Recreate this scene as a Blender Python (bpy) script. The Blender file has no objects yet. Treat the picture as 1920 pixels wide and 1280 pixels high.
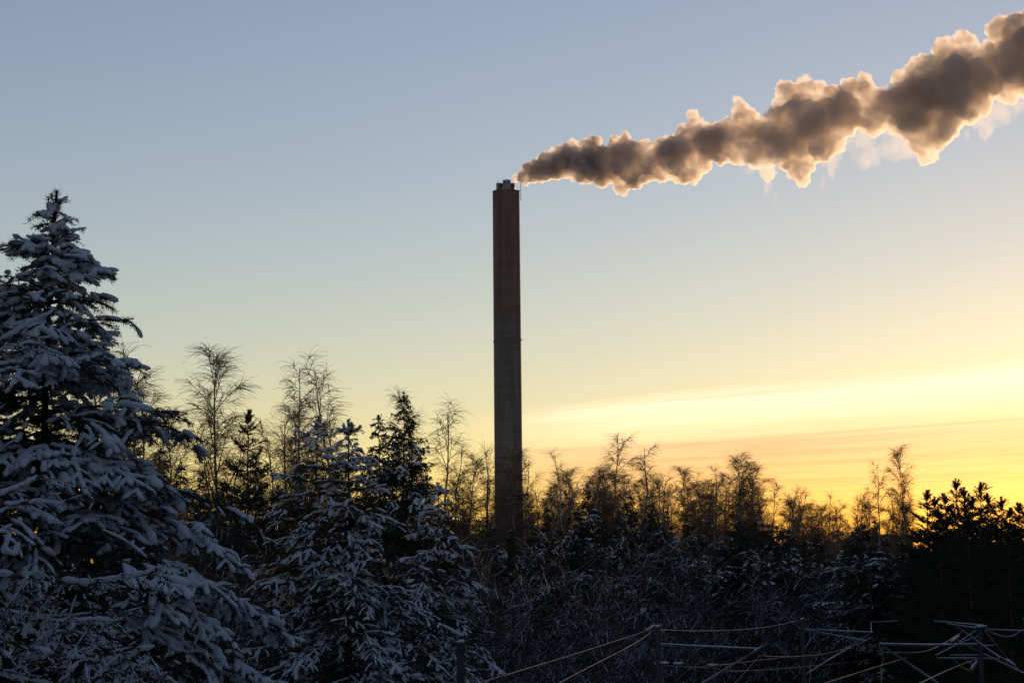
import bpy, math, random
import numpy as np
from mathutils import Vector, Matrix

R = math.radians
scene = bpy.context.scene
C = scene.collection
PI = math.pi

# ------------------------------------------------------------------ camera
EYE = 9.3
FOC = 70.0
FPX = 1920 * FOC / 36.0
PITCH, ROLL = R(6.42), R(0.52)
cam_d = bpy.data.cameras.new('camera')
cam = bpy.data.objects.new('camera', cam_d)
C.objects.link(cam)
cam_d.lens = FOC
cam_d.sensor_width = 36.0
cam_d.clip_start = 0.5
cam_d.clip_end = 9000
fw = np.array([0, math.cos(PITCH), math.sin(PITCH)])
rt0 = np.array([1.0, 0, 0])
up0 = np.cross(rt0, fw)
rt = rt0 * math.cos(ROLL) - up0 * math.sin(ROLL)
up = up0 * math.cos(ROLL) + rt0 * math.sin(ROLL)
M = Matrix.Identity(4)
for i in range(3):
    M[i][0], M[i][1], M[i][2] = rt[i], up[i], -fw[i]
M[2][3] = EYE
cam.matrix_world = M
scene.camera = cam


def at(px, py, Y):
    """the point at depth Y (metres north of the camera) seen at photo pixel px, py"""
    d = fw + rt * ((px - 960) / FPX) + up * ((640 - py) / FPX)
    return np.array([0, 0, EYE]) + d * (Y / d[1])


# ------------------------------------------------------------------ light
SUN_AZ, SUN_EL = R(20), R(3.2)
w = bpy.data.worlds.new('World')
scene.world = w
w.use_nodes = True
nt = w.node_tree
for n in list(nt.nodes):
    nt.nodes.remove(n)
wl = nt.links


def N(tree, typ, **kw):
    n = tree.nodes.new(typ)
    for k, v in kw.items():
        if k.startswith('i_'):
            key = k[2:]
            n.inputs[int(key) if key.isdigit() else key].default_value = v
        else:
            setattr(n, k, v)
    return n


def math_node(tree, op, a, b=None, clamp=False):
    n = tree.nodes.new('ShaderNodeMath')
    n.operation = op
    n.use_clamp = clamp
    for i, v in enumerate((a, b)):
        if v is None:
            continue
        if isinstance(v, (int, float)):
            n.inputs[i].default_value = v
        else:
            tree.links.new(v, n.inputs[i])
    return n.outputs[0]


def smooth(tree, v, lo, hi):
    n = tree.nodes.new('ShaderNodeMapRange')
    n.interpolation_type = 'SMOOTHSTEP'
    tree.links.new(v, n.inputs[0])
    n.inputs[1].default_value, n.inputs[2].default_value = lo, hi
    return n.outputs[0]


sky = N(nt, 'ShaderNodeTexSky', sky_type='NISHITA', sun_disc=False,
        sun_elevation=SUN_EL, sun_rotation=SUN_AZ, altitude=30,
        air_density=1.05, dust_density=0.12, ozone_density=0.3)
bg = N(nt, 'ShaderNodeBackground')
bg.inputs[1].default_value = 0.12
wo = N(nt, 'ShaderNodeOutputWorld')
# a thin high cloud deck, laid out on a flat layer overhead (direction / height)
tc = N(nt, 'ShaderNodeTexCoord')
sp = N(nt, 'ShaderNodeSeparateXYZ')
wl.new(tc.outputs['Generated'], sp.inputs[0])
zc = math_node(nt, 'MAXIMUM', sp.outputs[2], 0.012)
cx = math_node(nt, 'DIVIDE', sp.outputs[0], zc)
cy = math_node(nt, 'DIVIDE', sp.outputs[1], zc)
# signed distance beyond the deck's front edge
e0, e1 = (0.06, 12.4), (2.47, 9.6)
ex, ey = e1[0] - e0[0], e1[1] - e0[1]
el = math.hypot(ex, ey)
nx, ny = -ey / el, ex / el
sd = math_node(nt, 'ADD', math_node(nt, 'MULTIPLY', cx, nx), math_node(nt, 'MULTIPLY', cy, ny))
sd = math_node(nt, 'SUBTRACT', sd, nx * e0[0] + ny * e0[1])
al = math_node(nt, 'ADD', math_node(nt, 'MULTIPLY', cx, ex / el), math_node(nt, 'MULTIPLY', cy, ey / el))
al = math_node(nt, 'SUBTRACT', al, (ex * e0[0] + ey * e0[1]) / el)
cmb = N(nt, 'ShaderNodeCombineXYZ')
wl.new(math_node(nt, 'MULTIPLY', al, 0.22), cmb.inputs[0])
wl.new(math_node(nt, 'MULTIPLY', sd, 0.8), cmb.inputs[1])
nz = N(nt, 'ShaderNodeTexNoise', i_Scale=0.8, i_Detail=5.0, i_Roughness=0.5, i_Distortion=0.8)
wl.new(cmb.outputs[0], nz.inputs['Vector'])
streak = nz.outputs[0]
edge = math_node(nt, 'ADD', sd, math_node(nt, 'MULTIPLY', math_node(nt, 'SUBTRACT', streak, 0.5), 0.9))
deck = smooth(nt, edge, -0.05, 0.75)
deck = math_node(nt, 'MULTIPLY', deck, smooth(nt, math_node(nt, 'DIVIDE', sp.outputs[0], math_node(nt, 'MAXIMUM', sp.outputs[1], 0.01)), -0.035, 0.05))
lum = smooth(nt, streak, 0.18, 0.66)
# thick near the front edge, breaking up behind it
thin = math_node(nt, 'SUBTRACT', 1.0, math_node(nt, 'MULTIPLY', smooth(nt, sd, 4.0, 16.0), 0.25))
deck = math_node(nt, 'MULTIPLY', deck, thin)
mx = N(nt, 'ShaderNodeMix', data_type='RGBA', blend_type='MULTIPLY')
wl.new(deck, mx.inputs['Factor'])
wl.new(sky.outputs[0], mx.inputs['A'])
cm = N(nt, 'ShaderNodeMix', data_type='RGBA')
front = math_node(nt, 'SUBTRACT', 1.0, math_node(nt, 'MULTIPLY', smooth(nt, sd, 0.8, 7.0), 0.55))
bank = math_node(nt, 'SUBTRACT', 1.0, smooth(nt, sd, 0.3, 4.5))
wl.new(math_node(nt, 'ADD', math_node(nt, 'MULTIPLY', math_node(nt, 'MULTIPLY', lum, front), 0.62), math_node(nt, 'MULTIPLY', bank, 0.55)), cm.inputs['Factor'])
cm.inputs['A'].default_value = (0.74, 0.57, 0.64, 1)
cm.inputs['B'].default_value = (1.40, 1.27, 1.42, 1)
wl.new(cm.outputs['Result'], mx.inputs['B'])
wb = N(nt, 'ShaderNodeMix', data_type='RGBA', blend_type='MULTIPLY')
wb.inputs['Factor'].default_value = 1.0
wb.inputs['B'].default_value = (0.715, 0.82, 1.34, 1)      # the camera's white balance
wl.new(mx.outputs['Result'], wb.inputs['A'])
wl.new(wb.outputs['Result'], bg.inputs[0])
wl.new(bg.outputs[0], wo.inputs[0])

sl = bpy.data.lights.new('sun', 'SUN')
sl.energy = 3.2
sl.angle = R(0.6)
sl.color = (1.0, 0.64, 0.30)
sun = bpy.data.objects.new('sun', sl)
C.objects.link(sun)
sdir = Vector((math.sin(SUN_AZ) * math.cos(SUN_EL), math.cos(SUN_AZ) * math.cos(SUN_EL), math.sin(SUN_EL)))
sun.rotation_euler = (-sdir).to_track_quat('-Z', 'Y').to_euler()
sun.location = (60, 180, 60)

vs = scene.view_settings
vs.view_transform = 'Standard'
vs.look = 'None'
vs.gamma = 1.0
vs.use_curve_mapping = False
vs.exposure = 0.37
scene.cycles.use_denoising = True
scene.cycles.max_bounces = 8
scene.cycles.diffuse_bounces = 3
scene.cycles.volume_bounces = 5
scene.cycles.volume_max_steps = 256
scene.cycles.volume_step_rate = 0.06


# ------------------------------------------------------------------ materials
def mat(name, col, rough=0.8, var=0.0, vscale=4.0, snow=None, metal=0.0, spec=0.3, bump=0.0, bscale=20.0,
        snow_lo=0.15, snow_hi=0.5):
    m = bpy.data.materials.new(name)
    m.use_nodes = True
    t = m.node_tree
    p = t.nodes['Principled BSDF']
    p.inputs['Roughness'].default_value = rough
    p.inputs['Metallic'].default_value = metal
    p.inputs['Specular IOR Level'].default_value = spec
    p.inputs['Base Color'].default_value = (*col, 1)
    tcn = N(t, 'ShaderNodeTexCoord')
    src = None
    if var > 0:
        n1 = N(t, 'ShaderNodeTexNoise', i_Scale=vscale, i_Detail=5.0, i_Roughness=0.6)
        t.links.new(tcn.outputs['Object'], n1.inputs['Vector'])
        mm = N(t, 'ShaderNodeMix', data_type='RGBA')
        t.links.new(smooth(t, n1.outputs[0], 0.3, 0.7), mm.inputs['Factor'])
        mm.inputs['A'].default_value = (*[c * (1 - var) for c in col], 1)
        mm.inputs['B'].default_value = (*[min(1, c * (1 + var)) for c in col], 1)
        src = mm.outputs['Result']
    if snow:
        g = N(t, 'ShaderNodeNewGeometry')
        s = N(t, 'ShaderNodeSeparateXYZ')
        t.links.new(g.outputs['Normal'], s.inputs[0])
        n2 = N(t, 'ShaderNodeTexNoise', i_Scale=3.0, i_Detail=3.0)
        t.links.new(tcn.outputs['Object'], n2.inputs['Vector'])
        z = math_node(t, 'ADD', s.outputs[2], math_node(t, 'MULTIPLY', math_node(t, 'SUBTRACT', n2.outputs[0], 0.5), 0.9))
        mm = N(t, 'ShaderNodeMix', data_type='RGBA')
        t.links.new(smooth(t, z, snow_lo, snow_hi), mm.inputs['Factor'])
        if src is not None:
            t.links.new(src, mm.inputs['A'])
        else:
            mm.inputs['A'].default_value = (*col, 1)
        mm.inputs['B'].default_value = (*snow, 1)
        src = mm.outputs['Result']
    if src is not None:
        t.links.new(src, p.inputs['Base Color'])
    if bump > 0:
        n3 = N(t, 'ShaderNodeTexNoise', i_Scale=bscale, i_Detail=4.0)
        t.links.new(tcn.outputs['Object'], n3.inputs['Vector'])
        b = N(t, 'ShaderNodeBump')
        b.inputs['Strength'].default_value = bump
        b.inputs['Distance'].default_value = 0.02
        t.links.new(n3.outputs[0], b.inputs['Height'])
        t.links.new(b.outputs[0], p.inputs['Normal'])
    return m


SNOW = (0.78, 0.81, 0.84)
m_snow = mat('snow', SNOW, 0.65, 0.05, 6.0, spec=0.2, bump=0.5, bscale=35)
m_ground = mat('snow_ground', SNOW, 0.8, 0.06, 0.3, spec=0.1)
m_bark_pine = mat('pine_bark', (0.10, 0.065, 0.045), 0.9, 0.3, 6.0)
m_needle = mat('pine_needles', (0.026, 0.038, 0.022), 0.7, 0.35, 3.0)
m_needle_far = mat('spruce_needles', (0.03, 0.042, 0.022), 0.7, 0.3, 1.5)
m_birch = mat('birch_twigs', (0.13, 0.085, 0.055), 0.85, 0.25, 1.0)
m_birch_trunk = mat('birch_bark', (0.32, 0.29, 0.26), 0.85, 0.6, 5.0)
m_twig_snow = mat('snow_dusted_twigs', (0.055, 0.042, 0.034), 0.85, 0.25, 2.0, snow=SNOW, snow_lo=0.52, snow_hi=0.8)
m_alder = mat('alder_bark', (0.12, 0.085, 0.065), 0.85, 0.3, 9.0)
m_cone = mat('alder_cone', (0.07, 0.042, 0.025), 0.85, 0.3, 30.0)
m_steel = mat('galvanised_steel', (0.14, 0.145, 0.15), 0.5, 0.15, 8.0, metal=0.4, snow=SNOW, snow_lo=0.15, snow_hi=0.5)
m_mast = mat('mast_steel', (0.08, 0.08, 0.08), 0.4, 0.2, 4.0, metal=0.6)
m_copper = mat('copper_wire', (0.55, 0.36, 0.20), 0.3, 0.0, metal=1.0)
m_porcelain = mat('insulator_porcelain', (0.16, 0.08, 0.05), 0.25, 0.0, spec=0.6)
m_flue = mat('flue_steel', (0.34, 0.33, 0.33), 0.4, 0.15, 1.0, metal=0.7)
m_dark = mat('dark_metal', (0.06, 0.06, 0.06), 0.6)
m_hall = mat('hall_cladding', (0.16, 0.13, 0.11), 0.7, 0.1, 1.0)

# chimney shaft: red-brown paint above, raw concrete below, lift marks and streaks
m_shaft = bpy.data.materials.new('chimney_concrete')
m_shaft.use_nodes = True
t = m_shaft.node_tree
p = t.nodes['Principled BSDF']
p.inputs['Roughness'].default_value = 0.85
p.inputs['Specular IOR Level'].default_value = 0.15
tcn = N(t, 'ShaderNodeTexCoord')
s = N(t, 'ShaderNodeSeparateXYZ')
t.links.new(tcn.outputs['Object'], s.inputs[0])
CH_TOP = 106.0
PAINT_Z = 73.8
top = smooth(t, s.outputs[2], PAINT_Z - 0.25, PAINT_Z + 0.25)
mp = N(t, 'ShaderNodeMapping')
mp.inputs['Scale'].default_value = (0.45, 0.45, 0.04)
t.links.new(tcn.outputs['Object'], mp.inputs[0])
n1 = N(t, 'ShaderNodeTexNoise', i_Scale=1.0, i_Detail=6.0, i_Roughness=0.65)
t.links.new(mp.outputs[0], n1.inputs['Vector'])
wv = N(t, 'ShaderNodeTexNoise', i_Scale=0.6, i_Detail=2.0, noise_dimensions='1D')
t.links.new(s.outputs[2], wv.inputs['W'])
mA = N(t, 'ShaderNodeMix', data_type='RGBA')
t.links.new(top, mA.inputs['Factor'])
mA.inputs['A'].default_value = (0.132, 0.115, 0.102, 1)
mA.inputs['B'].default_value = (0.138, 0.098, 0.086, 1)
mB = N(t, 'ShaderNodeMix', data_type='RGBA', blend_type='MULTIPLY')
mB.inputs['Factor'].default_value = 0.55
t.links.new(mA.outputs['Result'], mB.inputs['A'])
cr = N(t, 'ShaderNodeCombineColor')
v = math_node(t, 'ADD', smooth(t, n1.outputs[0], 0.25, 0.75), math_node(t, 'MULTIPLY', wv.outputs[0], 0.5))
for k in range(3):
    t.links.new(v, cr.inputs[k])
t.links.new(cr.outputs[0], mB.inputs['B'])
t.links.new(mB.outputs['Result'], p.inputs['Base Color'])

# smoke
m_smoke = bpy.data.materials.new('smoke')
m_smoke.use_nodes = True
t = m_smoke.node_tree
t.nodes.remove(t.nodes['Principled BSDF'])
pv = N(t, 'ShaderNodeVolumePrincipled')
pv.inputs['Color'].default_value = (0.92, 0.86, 0.82, 1)
pv.inputs['Anisotropy'].default_value = 0.52
tcn = N(t, 'ShaderNodeTexCoord')
n1 = N(t, 'ShaderNodeTexNoise', i_Scale=0.16, i_Detail=6.0, i_Roughness=0.62)
t.links.new(tcn.outputs['Object'], n1.inputs['Vector'])
dn = math_node(t, 'MULTIPLY', smooth(t, n1.outputs[0], 0.34, 0.66), 0.75)
dn = math_node(t, 'ADD', dn, 0.14)
sx_ = N(t, 'ShaderNodeSeparateXYZ')
t.links.new(tcn.outputs['Object'], sx_.inputs[0])
young = math_node(t, 'SUBTRACT', 1.0, smooth(t, sx_.outputs[0], 0.0, 75.0))
dn = math_node(t, 'MULTIPLY', dn, math_node(t, 'ADD', math_node(t, 'MULTIPLY', young, 1.4), 0.9))
t.links.new(dn, pv.inputs['Density'])
t.links.new(pv.outputs[0], t.nodes['Material Output'].inputs['Volume'])
m_wisp = m_smoke.copy()
m_wisp.name = 'thin_smoke'
for n in m_wisp.node_tree.nodes:
    if n.type == 'MATH' and n.operation == 'MULTIPLY' and abs(n.inputs[1].default_value - .75) < 1e-3:
        n.inputs[1].default_value = 0.055
    if n.type == 'MATH' and n.operation == 'ADD' and abs(n.inputs[1].default_value - .14) < 1e-3:
        n.inputs[1].default_value = 0.008


# ------------------------------------------------------------------ mesh helpers
class MB:
    def __init__(self):
        self.v, self.f, self.m, self.n = [], [], [], 0

    def add(self, v, f, mi=0):
        v = np.asarray(v, float).reshape(-1, 3)
        f = np.asarray(f, int)
        if len(v) == 0 or len(f) == 0:
            return
        if f.shape[1] == 4:
            f = np.concatenate([f[:, [0, 1, 2]], f[:, [0, 2, 3]]])
        self.v.append(v)
        self.f.append(f + self.n)
        self.m.append(np.full(len(f), mi, int))
        self.n += len(v)

    def mesh(self, name, mats, smooth_=True):
        me = bpy.data.meshes.new(name)
        v = np.concatenate(self.v)
        f = np.concatenate(self.f)
        mi = np.concatenate(self.m)
        me.vertices.add(len(v))
        me.vertices.foreach_set('co', v.ravel().astype(np.float32))
        me.loops.add(len(f) * 3)
        me.loops.foreach_set('vertex_index', f.ravel().astype(np.int32))
        me.polygons.add(len(f))
        me.polygons.foreach_set('loop_start', np.arange(0, len(f) * 3, 3, dtype=np.int32))
        me.polygons.foreach_set('material_index', mi.astype(np.int32))
        me.polygons.foreach_set('use_smooth', np.full(len(f), smooth_))
        for m_ in mats:
            me.materials.append(m_)
        me.update(calc_edges=True)
        return me

    def obj(self, name, mats, parent=None, smooth_=True):
        o = bpy.data.objects.new(name, self.mesh(name, mats, smooth_))
        C.objects.link(o)
        o.parent = parent
        return o


def unit(a):
    return a / np.maximum(np.linalg.norm(a, axis=-1, keepdims=True), 1e-9)


def frames(T):
    ref = np.zeros_like(T)
    par = np.abs(T[..., 2]) > 0.94
    ref[..., 2] = np.where(par, 0, 1)
    ref[..., 0] = np.where(par, 1, 0)
    A = unit(np.cross(T, ref))
    B = np.cross(A, T)
    return A, B


def tubes(mb, P, Rr, k=3, mi=0):
    """batch of tubes: P (M,S,3), Rr (M,S)"""
    P = np.asarray(P, float)
    Rr = np.asarray(Rr, float)
    if P.ndim == 2:
        P, Rr = P[None], Rr[None]
    Mn, S, _ = P.shape
    T = np.empty_like(P)
    T[:, 1:-1] = P[:, 2:] - P[:, :-2]
    T[:, 0] = P[:, 1] - P[:, 0]
    T[:, -1] = P[:, -1] - P[:, -2]
    T = unit(T)
    A, B = frames(T)
    ang = np.arange(k) * 2 * PI / k
    ring = (A[:, :, None] * np.cos(ang)[None, None, :, None] + B[:, :, None] * np.sin(ang)[None, None, :, None])
    V = P[:, :, None] + ring * Rr[:, :, None, None]
    base = (np.arange(Mn) * S * k)[:, None, None] + (np.arange(S - 1) * k)[None, :, None]
    j = np.arange(k)[None, None, :]
    j2 = (j + 1) % k
    F = np.stack([base + j, base + k + j, base + k + j2, base + j2], -1).reshape(-1, 4)
    mb.add(V.reshape(-1, 3), F[:, ::-1], mi)
    # end caps for thick single tubes
    if k > 3:
        for mI in range(Mn):
            for si, flip in ((0, False), (S - 1, True)):
                idx = mI * S * k + si * k + np.arange(k)
                tri = np.array([[idx[0], idx[q], idx[q + 1]] for q in range(1, k - 1)])
                mb.f.append((tri if not flip else tri[:, ::-1]) + mb.n - Mn * S * k)
                mb.m.append(np.full(len(tri), mi, int))


def ellipsoid_template(nu, nv):
    v, f = [[0, 0, 1.0]], []
    for i in range(1, nv):
        th = PI * i / nv
        for j in range(nu):
            ph = 2 * PI * j / nu
            v.append([math.sin(th) * math.cos(ph), math.sin(th) * math.sin(ph), math.cos(th)])
    v.append([0, 0, -1.0])
    last = len(v) - 1
    for j in range(nu):
        f.append([0, 1 + j, 1 + (j + 1) % nu])
        for i in range(nv - 2):
            a, b = 1 + i * nu + j, 1 + i * nu + (j + 1) % nu
            c, d = a + nu, b + nu
            f += [[a, c, b], [b, c, d]]
        a, b = 1 + (nv - 2) * nu + j, 1 + (nv - 2) * nu + (j + 1) % nu
        f.append([a, last, b])
    return np.array(v), np.array(f)


TEMPL = {d: ellipsoid_template(*d) for d in ((8, 5), (7, 4), (6, 4), (5, 3))}


def capsules(mb, a, b, r, flat=0.8, mi=0, res=(8, 5), lump=0.24, freq=34.0, ext=0.85):
    """batch of lumpy ellipsoids along a->b with radius r"""
    tv, tf = TEMPL[res]
    a, b, r = np.asarray(a, float), np.asarray(b, float), np.asarray(r, float)
    T = b - a
    L = np.linalg.norm(T, axis=1)
    T = unit(T)
    A, B = frames(T)
    c = (a + b) / 2
    V = (c[:, None] + T[:, None] * (tv[None, :, 2:3] * (L / 2 + r * ext)[:, None, None])
         + A[:, None] * (tv[None, :, 0:1] * r[:, None, None])
         + B[:, None] * (tv[None, :, 1:2] * (r * flat)[:, None, None]))
    if lump:
        q = V * freq
        nse = (np.sin(q[..., 0] + 1.3 * np.sin(q[..., 1] * 0.7)) + np.sin(q[..., 1] * 1.1 + np.sin(q[..., 2] * 0.9) + 2.0)
               + np.sin(q[..., 2] * 1.2 + q[..., 0] * 0.6)) / 3
        out = V - (c[:, None] + T[:, None] * (tv[None, :, 2:3] * (L / 2)[:, None, None]))
        V = V + out * (nse * lump * 1.6)[..., None]
    n = len(tv)
    F = (tf[None] + (np.arange(len(a)) * n)[:, None, None]).reshape(-1, 3)
    mb.add(V.reshape(-1, 3), F, mi)


def needles(mb, rng, P, per_m, length, width, mi, fwd=0.75, down=0.0):
    """needle triangles along the polylines P (M,S,3)"""
    seg = P[:, 1:] - P[:, :-1]
    Ls = np.linalg.norm(seg, axis=2)
    a = P[:, :-1].reshape(-1, 3)
    d = seg.reshape(-1, 3)
    cnt = rng.poisson(np.maximum(Ls.reshape(-1) * per_m, 0))
    idx = np.repeat(np.arange(len(a)), cnt)
    if len(idx) == 0:
        return
    n = len(idx)
    pos = a[idx] + d[idx] * rng.random(n)[:, None]
    T = unit(d[idx])
    A, B = frames(T)
    ph = rng.random(n) * 2 * PI
    rad = A * np.cos(ph)[:, None] + B * np.sin(ph)[:, None]
    D = unit(T * (fwd + rng.normal(0, .15, n))[:, None] + rad)
    D[:, 2] -= down
    D = unit(D)
    side = unit(np.cross(D, rng.normal(size=(n, 3))))
    ln = length * rng.uniform(.7, 1.15, n)
    v = np.stack([pos - side * width / 2, pos + side * width / 2, pos + D * ln[:, None]], 1)
    mb.add(v.reshape(-1, 3), np.arange(n * 3).reshape(-1, 3), mi)


def empty(name, loc, label=None, cat=None, group=None, kind=None, rz=0.0, scale=1.0):
    o = bpy.data.objects.new(name, None)
    C.objects.link(o)
    o.location = [float(q) for q in loc]
    o.rotation_euler = (0, 0, rz)
    o.scale = (scale,) * 3
    o.empty_display_size = 0.3
    tag(o, label, cat, group, kind)
    return o


def tag(o, label=None, cat=None, group=None, kind=None):
    for k_, v_ in (('label', label), ('category', cat), ('group', group), ('kind', kind)):
        if v_:
            o[k_] = v_
    return o


def copy_tree(o, parent=None):
    c = o.copy()
    C.objects.link(c)
    c.parent = parent
    for ch in list(o.children):
        copy_tree(ch, c)
    return c


# ------------------------------------------------------------------ ground
mb = MB()
gx = np.concatenate([-np.geomspace(6000, 8, 40), np.linspace(-6, 6, 4), np.geomspace(8, 6000, 40)])
gy = np.concatenate([np.linspace(-400, 0, 6), np.geomspace(8, 7000, 60)])
X, Y = np.meshgrid(gx, gy)
Z = 0.25 * np.sin(X * 0.06 + 1) * np.sin(Y * 0.05) + 0.12 * np.sin(X * 0.21) * np.cos(Y * 0.17)
Z = Z - 0.3
V = np.stack([X, Y, Z], -1).reshape(-1, 3)
nxn = len(gx)
F = [[j * nxn + i, j * nxn + i + 1, (j + 1) * nxn + i + 1, (j + 1) * nxn + i] for j in range(len(gy) - 1) for i in range(nxn - 1)]
mb.add(V, F)
g = mb.obj('ground', [m_ground])
g['kind'] = 'structure'

# ------------------------------------------------------------------ chimney
CHY = 518.0
ct = at(948.5, 352, CHY)
cb = at(954, 940, CHY)
PXM = FPX / CHY
chim = empty('chimney', (float(cb[0]), CHY, 0), 'tall round red-brown and grey concrete chimney with steel flues on top', 'chimney')
shaft_top = float(at(948.5, 359, CHY)[2])
RT, RB = 25.6 / PXM, 26.6 / PXM
mb = MB()
zs, rs = [], []
z = -1.0
lift = 2.45
while z < shaft_top - 0.4:
    zn = min(z + lift, shaft_top - 0.3)
    for zz, dr in ((z + 0.03, 0), (zn - 0.05, 0), (zn - 0.03, -0.012), (zn + 0.01, -0.012)):
        f_ = np.clip(zz / shaft_top, 0, 1)
        zs.append(zz)
        rs.append(RB + (RT - RB) * f_ + dr)
    z = zn
zs += [shaft_top - 0.25, shaft_top, shaft_top, shaft_top - 0.6]
rs += [RT + 0.05, RT + 0.05, RT - 0.35, RT - 0.4]
k = 72
ang = np.arange(k) * 2 * PI / k
V = np.stack([np.outer(rs, np.cos(ang)), np.outer(rs, np.sin(ang)), np.repeat(np.array(zs)[:, None], k, 1)], -1)
F = [[i * k + j, i * k + (j + 1) % k, (i + 1) * k + (j + 1) % k, (i + 1) * k + j] for i in range(len(zs) - 1) for j in range(k)]
mb.add(V.reshape(-1, 3), F)
F = [[(len(zs) - 1) * k, (len(zs) - 1) * k + j, (len(zs) - 1) * k + j + 1] for j in range(1, k - 1)]
mb.f.append(np.array(F))
mb.m.append(np.zeros(len(F), int))
shaft = mb.obj('shaft', [m_shaft], chim)


def flue(px, half, top_py, dy):
    c_ = at(px, top_py, CHY)
    x, ztop, r = c_[0] - cb[0], c_[2], half / PXM
    mb = MB()
    zz = [shaft_top - 0.58, ztop - 0.45, ztop - 0.45, ztop - 0.1, ztop - 0.1, ztop, ztop, ztop - 1.2]
    rr = [r, r, r * 1.05, r * 1.05, r, r, r * 0.85, r * 0.85]
    kk = 32
    a_ = np.arange(kk) * 2 * PI / kk
    V = np.stack([x + np.outer(rr, np.cos(a_)), dy + np.outer(rr, np.sin(a_)), np.repeat(np.array(zz)[:, None], kk, 1)], -1)
    F = [[i * kk + j, i * kk + (j + 1) % kk, (i + 1) * kk + (j + 1) % kk, (i + 1) * kk + j] for i in range(len(zz) - 1) for j in range(kk)]
    mb.add(V.reshape(-1, 3), F)
    F = [[7 * kk, 7 * kk + j, 7 * kk + j + 1] for j in range(1, kk - 1)]
    mb.f.append(np.array(F))
    mb.m.append(np.zeros(len(F), int))
    mb.obj('flue', [m_flue], chim)


flue(936.5, 6.3, 343.5, 0.2)
flue(950.2, 7.4, 340.2, -1.6)
flue(959.5, 6.0, 343.0, 0.9)
flue(948.5, 5.6, 344.0, 2.2)


def rod(name, pts, r, material, parent, k_=6):
    mb = MB()
    P = np.array(pts, float)
    tubes(mb, P, np.full(len(P), r), k_)
    return mb.obj(name, [material], parent)


def loc_ch(px, py, dy=0.0):
    q = at(px, py, CHY + dy)
    return [q[0] - cb[0], dy, q[2]]


rod('lightning_rod', [loc_ch(976.3, 333), loc_ch(976.5, 376)], 0.07, m_dark, chim)
rod('rod_bracket', [loc_ch(970, 359.3), loc_ch(976.4, 356.6)], 0.10, m_dark, chim)
rod('rod_bracket', [loc_ch(973, 368), loc_ch(976.4, 368)], 0.06, m_dark, chim)
rod('lightning_rod', [loc_ch(933.3, 346), loc_ch(933.2, 337.5)], 0.05, m_dark, chim)
for px_, py_ in ((978.6, 637), (925.6, 641)):
    c_ = loc_ch(px_, py_)
    mb = MB()
    capsules(mb, [np.array(c_) - [0, 0, .25]], [np.array(c_) + [0, 0, .25]], np.array([.12]), 1.0, lump=0)
    mb.obj('warning_light', [m_dark], chim)

# ------------------------------------------------------------------ smoke plume
rng = np.random.default_rng(5)
# centre line in photo pixels: x, y, half thickness (px)
line = [(961, 338, 6), (975, 332, 16), (1000, 320, 27), (1050, 300, 33), (1120, 300, 44), (1170, 306, 48), (1200, 302, 40), (1240, 299, 42),
        (1270, 290, 48), (1300, 284, 58), (1336, 275, 40), (1380, 255, 52), (1425, 275, 48), (1450, 265, 55), (1480, 240, 78), (1510, 250, 88), (1555, 240, 64),
        (1600, 205, 58), (1650, 212, 48), (1700, 200, 62), (1745, 198, 88), (1790, 158, 88), (1830, 150, 72), (1860, 138, 66), (1900, 112, 76), (1940, 105, 84),
        (2050, 80, 100), (2160, 50, 115), (2290, 20, 125)]
LX = np.array([q[0] for q in line]); LY = np.array([q[1] for q in line]); LR = np.array([q[2] for q in line])
ps, rs_ = [], []
x = 968.0
while x < 2290:
    y, r = np.interp(x, LX, LY), np.interp(x, LX, LR)
    for _ in range(9):
        a_, q = rng.random() * 2 * PI, math.sqrt(rng.random())
        pr = r * rng.choice([.18, .26, .36, .48])
        off = (r - pr * 0.75) * q
        ps.append((x + rng.normal(0, r * .15), y + off * math.sin(a_), off * math.cos(a_) * 0.9, pr))
    ps.append((x, y, 0.0, r * .62))
    x += max(5, r * 0.30)
# named lobes that stand out of the outline
for lx, ly, lr in ((1072, 272, 13), (1118, 262, 12), (1150, 264, 11), (1172, 262, 13), (1210, 268, 12), (1300, 222, 14), (1312, 236, 16),
                   (1382, 190, 11), (1390, 203, 16), (1400, 225, 26), (1478, 172, 26), (1462, 196, 16), (1510, 162, 20), (1535, 168, 20),
                   (1592, 155, 17), (1622, 152, 18), (1690, 150, 20), (1712, 150, 22), (1770, 92, 24), (1805, 75, 20), (1822, 85, 18),
                   (1795, 120, 34), (1882, 60, 34), (1905, 45, 22), (1506, 338, 15), (1500, 318, 24), (1740, 290, 20), (1735, 265, 28),
                   (1165, 348, 16), (1190, 340, 14), (1300, 335, 15), (1280, 328, 20), (1095, 330, 16), (1440, 320, 18)):
    ps.append((lx, ly, rng.normal(0, 6), lr))
mb = MB()
tv, tf = ellipsoid_template(12, 8)
org = at(968, 332, CHY)
for px_, py_, dep, pr in ps:
    c_ = at(px_, py_, CHY) - org
    c_[1] += dep / PXM
    mb.add(c_ + tv * pr / PXM, tf)
plume = mb.obj('smoke_plume', [m_smoke])
plume.location = org
tag(plume, 'grey billowing smoke plume with golden edges drifting from the chimney flues', 'smoke', kind='stuff')
rm = plume.modifiers.new('remesh', 'REMESH')
rm.mode = 'VOXEL'
rm.voxel_size = 0.36
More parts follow.
